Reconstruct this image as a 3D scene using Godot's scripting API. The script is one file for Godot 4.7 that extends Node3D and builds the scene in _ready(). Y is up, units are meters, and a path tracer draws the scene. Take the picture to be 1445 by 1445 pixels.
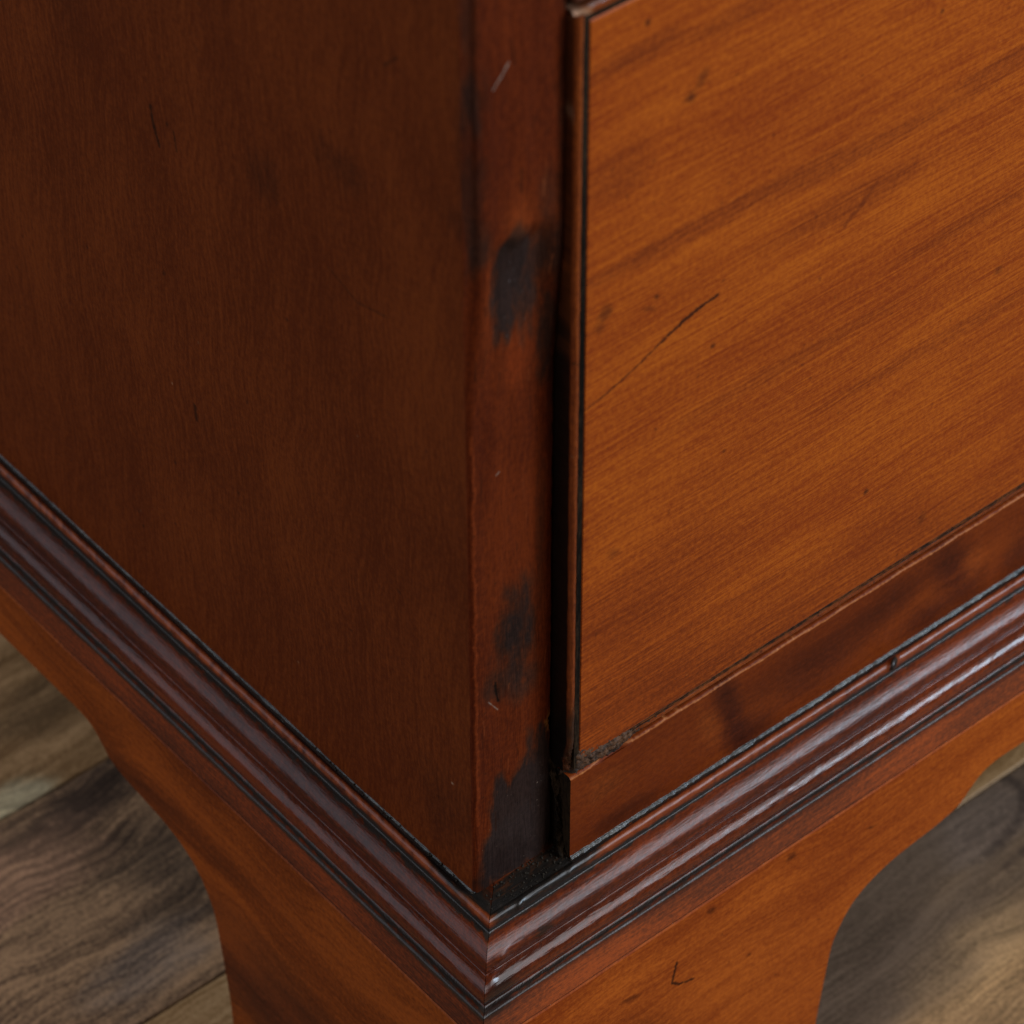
extends Node3D
# Close-up of the lower front corner of an old chest of drawers on a strip floor. Lengths below are millimetres (MM).
# x points out of the drawer front, z out of the side panel, y up; the case corner stands on x = 0, z = 0.

const MM := 0.001
const LEDGE := 128.5      # top ledge of the base moulding
const RAIL_X := 5.5       # face of bottom rail and drawer
const CASE_TOP := 420.0
const FAR_Z := -420.0
const BACK_X := -470.0

var chest: Node3D
var grime_and_shade_coat: StandardMaterial3D

# ---------------------------------------------------------------- helpers
func tag(o: Node, label := "", category := "", kind := "") -> void:
	if label: o.set_meta("label", label)
	if category: o.set_meta("category", category)
	if kind: o.set_meta("kind", kind)

func put(called: String, mesh: Mesh, mat: Material, parent: Node) -> MeshInstance3D:
	var o := MeshInstance3D.new()
	o.name = called
	o.mesh = mesh
	o.material_override = mat
	parent.add_child(o, true)
	return o

func noise(rng: int, freq: float, octaves := 3) -> FastNoiseLite:
	var n := FastNoiseLite.new()
	n.seed = rng
	n.noise_type = FastNoiseLite.TYPE_SIMPLEX_SMOOTH
	n.frequency = freq
	n.fractal_octaves = octaves
	return n

func commit(v: PackedVector3Array, n: PackedVector3Array, uv: PackedVector2Array, idx: PackedInt32Array) -> ArrayMesh:
	var a := []
	a.resize(Mesh.ARRAY_MAX)
	a[Mesh.ARRAY_VERTEX] = v
	a[Mesh.ARRAY_NORMAL] = n
	a[Mesh.ARRAY_TEX_UV] = uv
	a[Mesh.ARRAY_INDEX] = idx
	var m := ArrayMesh.new()
	m.add_surface_from_arrays(Mesh.PRIMITIVE_TRIANGLES, a)
	return m

# A smooth sheet of nu x nv points (millimetres); out says which side is its front.
func sheet(p: PackedVector3Array, nu: int, nv: int, uv: PackedVector2Array, out: Vector3) -> ArrayMesh:
	var n := PackedVector3Array()
	n.resize(p.size())
	var total := 0.0
	for i in nu:
		for j in nv:
			var du := p[mini(i + 1, nu - 1) * nv + j] - p[maxi(i - 1, 0) * nv + j]
			var dv := p[i * nv + mini(j + 1, nv - 1)] - p[i * nv + maxi(j - 1, 0)]
			var c := du.cross(dv).normalized()
			n[i * nv + j] = c
			total += c.dot(out)
	var side := 1.0 if total > 0.0 else -1.0
	var v := PackedVector3Array()
	v.resize(p.size())
	for k in p.size():
		n[k] = n[k] * side
		v[k] = p[k] * MM
	var idx := PackedInt32Array()
	for i in nu - 1:
		for j in nv - 1:
			var a := i * nv + j
			var b := a + nv
			if side > 0.0:
				idx.append_array([a, b + 1, b, a, a + 1, b + 1])
			else:
				idx.append_array([a, b, b + 1, a, b + 1, a + 1])
	return commit(v, n, uv, idx)

# A box with chamfered edges between two corners; uv is laid on by two axes.
func board(lo: Vector3, hi: Vector3, c: float, au: int, av: int, ou: float, ov: float, su: float, sv: float) -> ArrayMesh:
	var st := SurfaceTool.new()
	st.begin(Mesh.PRIMITIVE_TRIANGLES)
	var mid := (lo + hi) / 2.0
	var corner := func(sx: int, sy: int, sz: int, keep: int) -> Vector3:
		var s := Vector3(sx, sy, sz)
		var q := Vector3()
		for k in 3:
			var e: float = hi[k] if s[k] > 0 else lo[k]
			q[k] = e if k == keep else e - s[k] * c
		return q
	var face := func(pts: Array) -> void:
		var nn: Vector3 = (pts[1] - pts[0]).cross(pts[2] - pts[0]).normalized()
		var cen := Vector3()
		for q in pts: cen += q / pts.size()
		var order := pts.duplicate()
		if nn.dot(cen - mid) > 0.0:
			order.reverse()
		else:
			nn = -nn
		for t in range(1, order.size() - 1):
			for q in [order[0], order[t], order[t + 1]]:
				st.set_normal(nn)
				st.set_uv(Vector2((q[au] - ou) / su, (q[av] - ov) / sv))
				st.add_vertex(q * MM)
	for s in [-1, 1]:
		face.call([corner.call(s, -1, -1, 0), corner.call(s, 1, -1, 0), corner.call(s, 1, 1, 0), corner.call(s, -1, 1, 0)])
		face.call([corner.call(-1, s, -1, 1), corner.call(1, s, -1, 1), corner.call(1, s, 1, 1), corner.call(-1, s, 1, 1)])
		face.call([corner.call(-1, -1, s, 2), corner.call(1, -1, s, 2), corner.call(1, 1, s, 2), corner.call(-1, 1, s, 2)])
		for r in [-1, 1]:
			face.call([corner.call(s, r, -1, 0), corner.call(s, r, 1, 0), corner.call(s, r, 1, 1), corner.call(s, r, -1, 1)])
			face.call([corner.call(s, -1, r, 0), corner.call(s, 1, r, 0), corner.call(s, 1, r, 2), corner.call(s, -1, r, 2)])
			face.call([corner.call(-1, s, r, 1), corner.call(1, s, r, 1), corner.call(1, s, r, 2), corner.call(-1, s, r, 2)])
			for q in [-1, 1]:
				face.call([corner.call(s, r, q, 0), corner.call(s, r, q, 1), corner.call(s, r, q, 2)])
	return st.commit()

# ---------------------------------------------------------------- wood, computed
# Pixels of a board: columns run along the grain unless across is set. Colours are sRGB.
class Wood:
	var w: int
	var h: int
	var px: PackedFloat32Array     # rgb per pixel
	var hgt: PackedFloat32Array
	var tone: PackedFloat32Array
	var per: float                 # pixels per millimetre
	var sx := 1.0                  # stains run out along the grain
	var sy := 1.0

	func grow(width_mm: float, height_mm: float, per_mm: float, upright: bool, rng: int, pale: Color, deep: Color, o := {}) -> void:
		per = per_mm
		w = int(width_mm * per)
		h = int(height_mm * per)
		if upright: sy = 0.35
		else: sx = 0.35
		px.resize(w * h * 3)
		hgt.resize(w * h)
		tone.resize(w * h)
		var band := FastNoiseLite.new()
		band.seed = rng
		band.frequency = o.get("band", 0.055)
		band.fractal_octaves = 3
		var line := FastNoiseLite.new()
		line.seed = rng + 1
		line.frequency = 1.0
		line.fractal_octaves = 2
		var pore := FastNoiseLite.new()
		pore.seed = rng + 2
		pore.frequency = 1.0
		pore.fractal_octaves = 2
		var cloud := FastNoiseLite.new()
		cloud.seed = rng + 3
		cloud.frequency = 0.02
		cloud.fractal_octaves = 3
		var mott := FastNoiseLite.new()
		mott.seed = rng + 4
		mott.frequency = 0.55
		mott.fractal_octaves = 2
		var km: float = o.get("mottle", 0.32)
		var kb: float = o.get("bands", 0.55)
		var kl: float = o.get("lines", 0.3)
		var kp: float = o.get("pores", 0.25)
		var plen: float = o.get("fibre", 0.16)
		var kc: float = o.get("clouds", 0.35)
		var stretch: float = o.get("stretch", 0.05)
		var fine: float = o.get("fine", 0.9)
		var wave: float = o.get("wave", 3.0)
		var tilt: float = o.get("tilt", 0.0)
		var dice := RandomNumberGenerator.new()
		dice.seed = rng
		for j in h:
			for i in w:
				var a := (j if upright else i) / per
				var c := (i if upright else j) / per
				var cl := cloud.get_noise_2d(a * 0.7, c)
				var cc := c + cl * wave + a * tilt
				var t := kb * band.get_noise_2d(a * stretch, cc) + kl * line.get_noise_2d(a * 0.018, cc * fine) + kc * cl
				var p := pore.get_noise_2d(a * plen, c * 2.6)
				var q := mott.get_noise_2d(a, c)
				t += kp * p + km * q + dice.randf_range(-0.17, 0.17)
				t = clampf(0.5 + t, 0.0, 1.0)
				var k := (j * w + i) * 3
				px[k] = lerpf(deep.r, pale.r, t)
				px[k + 1] = lerpf(deep.g, pale.g, t)
				px[k + 2] = lerpf(deep.b, pale.b, t)
				hgt[j * w + i] = 0.5 + 0.28 * p + 0.12 * t
				tone[j * w + i] = t

	# A stain: an ellipse with a ragged, soft edge. Place and radii in mm, from the top left of the texture.
	func stain(x: float, y: float, rx: float, ry: float, turn: float, col: Color, much: float, soft := 0.5, ragged := 0.45, rng := 5, dent := 0.0) -> void:
		var n := FastNoiseLite.new()
		n.seed = rng
		n.frequency = 0.9 / maxf(minf(rx, ry), 0.4)
		n.fractal_octaves = 4
		var reach := maxf(rx, ry) * 1.6
		var wide := minf(rx, ry) > 1.9
		var ct := cos(turn)
		var s := sin(turn)
		for j in range(maxi(int((y - reach) * per), 0), mini(int((y + reach) * per) + 1, h)):
			for i in range(maxi(int((x - reach) * per), 0), mini(int((x + reach) * per) + 1, w)):
				var dx := i / per - x
				var dy := j / per - y
				var u := (dx * ct + dy * s) / rx
				var v := (-dx * s + dy * ct) / ry
				var d := sqrt(u * u + v * v) + ragged * n.get_noise_2d(i / per * sx, j / per * sy)
				var m := much * smoothstep(1.0 + soft * 0.3, 1.0 - soft, d)
				if m <= 0.0: continue
				var k := (j * w + i) * 3
				var tn := tone[j * w + i]
				if wide: m *= clampf(1.42 - 0.6 * tn + 0.5 * n.get_noise_2d(i / per * sx * 3.0, j / per * sy * 3.0), 0.0, 1.0)
				m = minf(m, 0.96)
				tn = 0.76 + 0.48 * tn
				px[k] = lerpf(px[k], col.r * tn, m)
				px[k + 1] = lerpf(px[k + 1], col.g * tn, m)
				px[k + 2] = lerpf(px[k + 2], col.b * tn, m)
				hgt[j * w + i] -= dent * m

	# A scratch along points (mm), of the given widths (mm).
	func scratch(pts: Array, width: float, col: Color, much: float, dent := 0.3, rng := 9) -> void:
		var n := FastNoiseLite.new()
		n.seed = rng
		n.frequency = 0.6
		for q in pts.size() - 1:
			var a: Vector2 = pts[q]
			var b: Vector2 = pts[q + 1]
			var box := Rect2(a, Vector2()).expand(b).grow(width * 2.5)
			for j in range(maxi(int(box.position.y * per), 0), mini(int(box.end.y * per) + 1, h)):
				for i in range(maxi(int(box.position.x * per), 0), mini(int(box.end.x * per) + 1, w)):
					var pt := Vector2(i, j) / per
					var t := clampf((pt - a).dot(b - a) / maxf((b - a).length_squared(), 1e-6), 0.0, 1.0)
					var wd := width * (0.75 + 0.7 * n.get_noise_2d(i / per, j / per))
					var m := much * smoothstep(wd, wd * 0.25, pt.distance_to(a.lerp(b, t)))
					if m <= 0.0: continue
					var k := (j * w + i) * 3
					px[k] = lerpf(px[k], col.r, m)
					px[k + 1] = lerpf(px[k + 1], col.g, m)
					px[k + 2] = lerpf(px[k + 2], col.b, m)
					hgt[j * w + i] -= dent * m

	func specks(count: int, rng: int, col: Color, much: float, size: float, area := Rect2(0, 0, 1e6, 1e6), dent := 0.0) -> void:
		var r := RandomNumberGenerator.new()
		r.seed = rng
		var x1 := minf(area.end.x, w / per)
		var y1 := minf(area.end.y, h / per)
		for q in count:
			var s := size * r.randf_range(0.5, 1.5)
			stain(r.randf_range(area.position.x, x1), r.randf_range(area.position.y, y1), s * r.randf_range(0.7, 1.6), s, r.randf_range(0, 3), col, much * r.randf_range(0.4, 1.0), 0.6, 0.4, rng + q, dent)

	func color_texture() -> ImageTexture:
		var b := PackedByteArray()
		b.resize(w * h * 3)
		for k in px.size():
			b[k] = int(clampf(px[k], 0.0, 1.0) * 255.0 + 0.5)
		return ImageTexture.create_from_image(Image.create_from_data(w, h, false, Image.FORMAT_RGB8, b))

	func height_texture() -> ImageTexture:
		var b := PackedByteArray()
		b.resize(w * h)
		for k in hgt.size():
			b[k] = int(clampf(hgt[k], 0.0, 1.0) * 255.0 + 0.5)
		return ImageTexture.create_from_image(Image.create_from_data(w, h, false, Image.FORMAT_L8, b))

func varnished(t: Wood, rough: float, coat: float, coat_rough: float, relief: float, spec := 0.5) -> StandardMaterial3D:
	var m := StandardMaterial3D.new()
	m.albedo_texture = t.color_texture()
	m.roughness = rough
	m.metallic_specular = spec
	if coat > 0.0:
		m.clearcoat_enabled = true
		m.clearcoat = coat
		m.clearcoat_roughness = coat_rough
	if relief > 0.0:
		m.heightmap_enabled = true
		m.heightmap_texture = t.height_texture()
		m.heightmap_scale = relief
	return m

func flat(c: Color, rough: float, spec := 0.3) -> StandardMaterial3D:
	var m := StandardMaterial3D.new()
	m.albedo_color = c
	m.roughness = rough
	m.metallic_specular = spec
	return m

# ---------------------------------------------------------------- scene
func _ready() -> void:
	var cam := Camera3D.new()
	cam.name = "camera"
	cam.position = Vector3(410.693, 745.681, 329.717) * MM
	cam.basis = Basis.from_euler(Vector3(deg_to_rad(-43.39), deg_to_rad(50.30), deg_to_rad(-0.23)), EULER_ORDER_YXZ)
	cam.near = 0.05
	cam.far = 20.0
	var eye := CameraAttributesPhysical.new()
	eye.frustum_focal_length = 83.13
	eye.frustum_focus_distance = 0.80
	eye.frustum_near = 0.05
	eye.frustum_far = 20.0
	eye.exposure_aperture = 14.0
	cam.attributes = eye
	cam.fov = 16.4278
	add_child(cam)
	cam.current = true

	var env := Environment.new()
	env.background_mode = Environment.BG_COLOR
	env.background_color = Color(0.40, 0.37, 0.34)
	env.background_energy_multiplier = 0.9
	env.tonemap_mode = Environment.TONE_MAPPER_LINEAR
	env.tonemap_exposure = 1.0
	env.sdfgi_enabled = true
	env.ssao_enabled = true
	env.ssil_enabled = true
	var around := WorldEnvironment.new()
	around.name = "surroundings"
	around.environment = env
	add_child(around)

	area_light("front_key_light", Vector3(1.0, 1.2, -0.72), Vector3(0, 0.2, -0.1), Vector2(0.9, 1.4), Color(0.96, 0.96, 0.97), 1.8)  # added broad key light, standing for diffuse light from the room
	area_light("far_window_light", Vector3(1.06, 0.90, -1.12), Vector3(0, 0.15, -0.15), Vector2(0.40, 0.55), Color(0.78, 0.90, 1.0), 1.5)
	area_light("side_fill_light", Vector3(-0.75, 1.5, 1.5), Vector3(-0.1, 0.15, 0), Vector2(2.6, 2.2), Color(0.88, 0.93, 1.0), 4.3)  # added large fill light for the side panel and floor

	build_floor()
	chest = Node3D.new()
	chest.name = "chest_of_drawers"
	add_child(chest)
	tag(chest, "old varnished reddish-brown wooden chest of drawers standing on the strip floor", "chest of drawers")
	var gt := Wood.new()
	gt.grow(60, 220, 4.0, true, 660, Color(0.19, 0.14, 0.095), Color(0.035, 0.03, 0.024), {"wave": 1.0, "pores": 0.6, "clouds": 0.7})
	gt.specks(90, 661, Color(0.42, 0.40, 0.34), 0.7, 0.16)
	grime_and_shade_coat = varnished(gt, 0.6, 0.0, 0.3, 0.03, 0.2)  # packed dirt; also paints the gap's shade on the rail end
	build_plinth()
	build_moulding()
	build_side()
	build_stile()
	build_rail()
	build_drawer()
	build_carcass()

func area_light(called: String, at: Vector3, to: Vector3, size: Vector2, c: Color, energy: float) -> void:
	var l := AreaLight3D.new()
	l.name = called
	l.area_size = size
	l.light_color = c
	l.light_energy = energy
	l.area_range = 12.0
	l.shadow_enabled = true
	add_child(l)
	l.look_at_from_position(at, to, Vector3.UP)

func build_floor() -> void:
	var ground := Node3D.new()
	ground.name = "floor"
	add_child(ground)
	tag(ground, "", "", "structure")
	var kinds := []
	# tan board, dark walnut board, tan board, dark board with a pale edge
	for k in 4:
		var t := Wood.new()
		var long := 640.0
		match k:
			0:
				t.grow(long, 84.4, 2.0, false, 40, Color(0.66, 0.51, 0.35), Color(0.42, 0.30, 0.18), {"wave": 6.0, "fine": 0.5, "bands": 0.7, "lines": 0.5})
			1:
				t.grow(long, 84.4, 2.0, false, 50, Color(0.65, 0.50, 0.36), Color(0.28, 0.205, 0.15), {"wave": 7.0, "fine": 0.5, "bands": 0.6, "lines": 0.55, "clouds": 0.5, "stretch": 0.1})
			2:
				t.grow(long, 84.4, 2.0, false, 60, Color(0.66, 0.52, 0.36), Color(0.47, 0.34, 0.20), {"wave": 6.0, "fine": 0.5, "bands": 0.6, "lines": 0.5})
			3:
				t.grow(long, 84.4, 2.0, false, 70, Color(0.42, 0.34, 0.275), Color(0.29, 0.23, 0.18), {"wave": 5.0, "fine": 0.8, "bands": 0.5, "lines": 0.5, "stretch": 0.1})
		kinds.append(t)
	# texture x runs along the board: 320 + z ; texture y across it from the low-x edge
	var a: Wood = kinds[0]
	a.stain(320 + 9, 84 - 3.5, 16, 8, 0.1, Color(0.72, 0.66, 0.52), 0.8, 0.5, 0.3, 3)
	a.stain(320 - 22, 55, 30, 12, 0.1, Color(0.30, 0.22, 0.14), 0.5, 0.8, 0.6, 4)
	var b: Wood = kinds[1]
	b.stain(320 + 30, 20, 40, 16, 0.15, Color(0.62, 0.46, 0.35), 0.8, 0.7, 0.7, 6)
	b.stain(320 + 14, 68, 22, 12, 0.2, Color(0.42, 0.37, 0.34), 0.5, 0.8, 0.6, 7)
	b.stain(320 - 14, 8, 40, 9, 0.0, Color(0.15, 0.11, 0.09), 0.6, 0.8, 0.6, 8)
	b.stain(320 - 16, 46, 26, 20, 0.2, Color(0.15, 0.12, 0.10), 0.5, 0.8, 0.6, 9)
	var d: Wood = kinds[3]
	d.stain(320 - 120, 78, 150, 44, 0.30, Color(0.72, 0.56, 0.38), 0.9, 0.5, 0.35, 12)
	d.stain(320 - 128, 74, 110, 26, 0.26, Color(0.50, 0.375, 0.25), 0.5, 0.8, 0.9, 14)
	d.stain(320 - 195, 10, 24, 11, 0.0, Color(0.40, 0.335, 0.29), 0.7, 0.5, 0.3, 13)
	for q in 2:
		var pts := []
		for e in 15:
			var an := lerpf(1.6, 4.6, e / 14.0)
			pts.append(Vector2(320 - 186 + cos(an) * (26 + q * 14), 4 + sin(an) * (13 + q * 7)))
		d.scratch(pts, 3.0, Color(0.19, 0.15, 0.13), 0.35, 0.0, 20 + q)
	var mats := []
	for t in kinds:
		var m := varnished(t, 0.5, 0.0, 0.3, 0.006, 0.35)
		mats.append(m)
	var x0 := -192.0 - 84.5 * 4
	for k in 12:
		var lo := Vector3(x0 + k * 84.5 + 0.18, -18, -320)
		var kind: int = (k + 1) % 4
		if k == 3: kind = 0
		if k == 4: kind = 1
		if k == 5: kind = 2
		if k == 6: kind = 3
		for r in [-1, 0, 1]:
			var off: float = 640.0 * r
			var p := put("plank", board(lo + Vector3(0, 0, off + 0.1), Vector3(lo.x + 84.05, 0, 320 + off - 0.1), 0.35, 2, 0, lo.z + off, lo.x - 0.18, 640.0, 84.4), mats[kind], ground)
			p.set_meta("kind", "structure")
	put("subfloor", board(Vector3(x0 - 20, -40, -970), Vector3(x0 + 12 * 84.5 + 20, -18.5, 970), 1, 0, 2, 0, 0, 100, 100), flat(Color(0.1, 0.08, 0.07), 0.9), ground).set_meta("kind", "structure")

# outline of a plinth board with its foot, s = distance from the outer corner along the board
func foot_outline(width: float, far: float) -> PackedVector2Array:
	var k := width
	var pts := PackedVector2Array()
	pts.append_array([Vector2(0, 0), Vector2(0, 101.2), Vector2(far, 101.2), Vector2(far, 0)])
	var half := [Vector2(k - 1.0, 0), Vector2(k - 0.6, 14), Vector2(k, 24), Vector2(k + 1.6, 38), Vector2(k + 3.2, 50), Vector2(k + 6, 57), Vector2(k + 9.5, 62), Vector2(k + 14.5, 65.6), Vector2(k + 21.5, 68.2), Vector2(k + 29, 69.4), Vector2(k + 37, 70.3), Vector2(k + 43, 71.6), Vector2(k + 46.6, 73.2), Vector2(k + 49.5, 76.2), Vector2(k + 53, 79.2), Vector2(k + 58, 80.6), Vector2(k + 66, 80.6)]
	var smooth := PackedVector2Array()
	for i in half.size() - 1:
		var p0: Vector2 = half[maxi(i - 1, 0)]
		var p3: Vector2 = half[mini(i + 2, half.size() - 1)]
		for s in 4:
			smooth.append((half[i] as Vector2).cubic_interpolate(half[i + 1], p0, p3, s / 4.0))
	smooth.append(half[-1])
	for i in smooth.size():
		pts.append(Vector2(far - smooth[i].x, smooth[i].y))
	for i in range(smooth.size() - 1, -1, -1):
		pts.append(smooth[i])
	return pts

func plinth_mesh(outline: PackedVector2Array, on_front: bool, length: float, thick: float) -> ArrayMesh:
	var st := SurfaceTool.new()
	st.begin(Mesh.PRIMITIVE_TRIANGLES)
	var at := func(q: Vector2, depth: float) -> Vector3:
		if q.x < 0.7: q.x += depth + 0.05
		return Vector3(RAIL_X + 13.7 - depth, q.y, 13.7 - q.x) if on_front else Vector3(RAIL_X + 13.7 - q.x, q.y, 13.7 - depth)
	var facing := Vector3(1, 0, 0) if on_front else Vector3(0, 0, 1)
	var n := outline.size()
	var inner := PackedVector2Array()
	var cen := Vector2(0, 0)
	var area := 0.0
	for i in n:
		area += outline[i].cross(outline[(i + 1) % n])
	var turn := signf(area)
	for i in n:
		var e0 := (outline[i] - outline[(i + n - 1) % n]).normalized()
		var e1 := (outline[(i + 1) % n] - outline[i]).normalized()
		var nn := Vector2(-(e0.y + e1.y), e0.x + e1.x).normalized() * turn
		inner.append(outline[i] + nn * 0.5)
	var uv := func(q: Vector2) -> Vector2: return Vector2(q.x / length, 1.0 - q.y / 102.0)
	var tri := func(a: Vector3, b: Vector3, c: Vector3, ua: Vector2, ub: Vector2, uc: Vector2, out: Vector3) -> void:
		var g := (b - a).cross(c - a)
		var nn := g.normalized()
		if nn.dot(out) < 0.0: nn = -nn
		var list := [[a, ua], [b, ub], [c, uc]]
		if g.dot(nn) > 0.0: list = [[a, ua], [c, uc], [b, ub]]
		for k in list:
			st.set_normal(nn)
			st.set_uv(k[1])
			st.add_vertex(k[0] * MM)
	var tris := Geometry2D.triangulate_polygon(inner)
	for k in range(0, tris.size(), 3):
		var q0 := inner[tris[k]]
		var q1 := inner[tris[k + 1]]
		var q2 := inner[tris[k + 2]]
		tri.call(at.call(q0, 0.0), at.call(q1, 0.0), at.call(q2, 0.0), uv.call(q0), uv.call(q1), uv.call(q2), facing)
		tri.call(at.call(q0, thick), at.call(q1, thick), at.call(q2, thick), uv.call(q0), uv.call(q1), uv.call(q2), -facing)
	for i in n:
		var j := (i + 1) % n
		var o := outline[j] - outline[i]
		var out2 := Vector2(o.y, -o.x).normalized() * turn
		var out3: Vector3 = at.call(outline[i] + out2, 0.5) - at.call(outline[i], 0.5)
		for pass_ in [[inner, 0.0, outline, 0.5, out3 + facing], [outline, 0.5, outline, thick, out3]]:
			var r0: PackedVector2Array = pass_[0]
			var r1: PackedVector2Array = pass_[2]
			var a: Vector3 = at.call(r0[i], pass_[1])
			var b: Vector3 = at.call(r0[j], pass_[1])
			var c: Vector3 = at.call(r1[j], pass_[3])
			var d: Vector3 = at.call(r1[i], pass_[3])
			tri.call(a, b, c, uv.call(r0[i]), uv.call(r0[j]), uv.call(r1[j]), pass_[4])
			tri.call(a, c, d, uv.call(r0[i]), uv.call(r1[j]), uv.call(r1[i]), pass_[4])
	return st.commit()

func build_plinth() -> void:
	var t := Wood.new()
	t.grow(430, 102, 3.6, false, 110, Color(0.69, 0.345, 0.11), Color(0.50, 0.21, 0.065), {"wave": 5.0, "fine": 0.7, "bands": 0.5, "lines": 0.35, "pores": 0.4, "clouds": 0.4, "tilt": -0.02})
	var ink := Color(0.16, 0.07, 0.035)
	var f := func(z: float, y: float) -> Vector2: return Vector2(13.7 - z, 102.0 - y)
	t.scratch([f.call(-45.6, 86), f.call(-44.4, 79.5), f.call(-47, 77), f.call(-51.5, 75.6)], 0.75, ink, 0.8)
	for s in [[-56.4, 97, 1.8, 1.1], [-82.2, 97.3, 2.2, 1.4], [-31, 84, 3.2, 1.2], [-25, 62, 5, 1.6], [-110, 88, 2, 0.6], [-70, 70, 1, 0.7]]:
		var q: Vector2 = f.call(s[0], s[1])
		t.stain(q.x, q.y, s[2], s[3], 0.3, Color(0.3, 0.12, 0.04), 0.6, 0.7, 0.5, int(-s[0]))
	t.stain(30, 40, 34, 22, 0.2, Color(0.42, 0.19, 0.07), 0.55, 0.9, 0.6, 31)
	t.specks(60, 32, Color(0.28, 0.12, 0.05), 0.6, 0.35)
	var m := varnished(t, 0.48, 0.0, 0.25, 0.008, 0.16)
	put("plinth_board", plinth_mesh(foot_outline(110.6, 433.7), true, 430, 20), m, chest)
	var t2 := Wood.new()
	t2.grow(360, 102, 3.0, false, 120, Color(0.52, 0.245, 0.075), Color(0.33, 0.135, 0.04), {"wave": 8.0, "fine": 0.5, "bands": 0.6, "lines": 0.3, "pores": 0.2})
	t2.stain(70, 62, 60, 16, 0.12, Color(0.30, 0.13, 0.06), 0.7, 0.9, 0.5, 33)
	t2.stain(88, 66, 40, 30, 0.0, Color(0.25, 0.115, 0.06), 0.7, 1.0, 0.4, 34)
	t2.stain(130, 26, 60, 8, 0.05, Color(0.26, 0.11, 0.045), 0.6, 1.0, 0.4, 35)
	var m2 := varnished(t2, 0.48, 0.0, 0.25, 0.008, 0.16)
	put("plinth_board", plinth_mesh(foot_outline(105.5, 492), false, 360, 20), m2, chest)

# profile of the base moulding: x outward from the rail or panel, y downward from the ledge, mm
func moulding_profile() -> PackedVector2Array:
	var key := [Vector2(-7, 0.25), Vector2(-3, 0.3), Vector2(0, 0.35), Vector2(0.9, 0.45), Vector2(1.15, 0.42), Vector2(1.35, 0.2), Vector2(1.75, -0.12), Vector2(2.25, -0.2), Vector2(2.8, -0.02), Vector2(3.2, 0.45), Vector2(3.4, 1.1), Vector2(3.42, 1.9), Vector2(3.3, 2.7), Vector2(3.35, 3.05), Vector2(3.7, 3.2), Vector2(4.4, 3.15), Vector2(5.4, 3.3), Vector2(6.4, 3.7), Vector2(7.3, 4.3), Vector2(8.0, 4.95), Vector2(8.5, 5.75), Vector2(8.72, 6.7), Vector2(8.74, 7.8), Vector2(8.74, 8.55), Vector2(8.85, 8.9), Vector2(9.5, 9.0), Vector2(10.5, 9.3), Vector2(11.4, 9.95), Vector2(11.95, 10.7), Vector2(12.25, 11.6), Vector2(12.3, 12.6), Vector2(12.1, 13.5), Vector2(11.6, 14.4), Vector2(11.2, 15.1), Vector2(11.25, 15.6), Vector2(11.7, 15.85), Vector2(12.5, 15.9), Vector2(13.15, 16.0), Vector2(13.5, 16.3), Vector2(13.6, 16.9), Vector2(13.62, 19), Vector2(13.62, 23), Vector2(13.6, 26.2), Vector2(13.4, 26.75), Vector2(12.8, 26.95), Vector2(5, 27)]
	var out := PackedVector2Array()
	for i in key.size() - 1:
		var p0: Vector2 = key[maxi(i - 1, 0)]
		var p3: Vector2 = key[mini(i + 2, key.size() - 1)]
		for s in 2:
			out.append((key[i] as Vector2).cubic_interpolate(key[i + 1], p0, p3, s / 2.0))
	out.append(key[-1])
	return out

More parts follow.
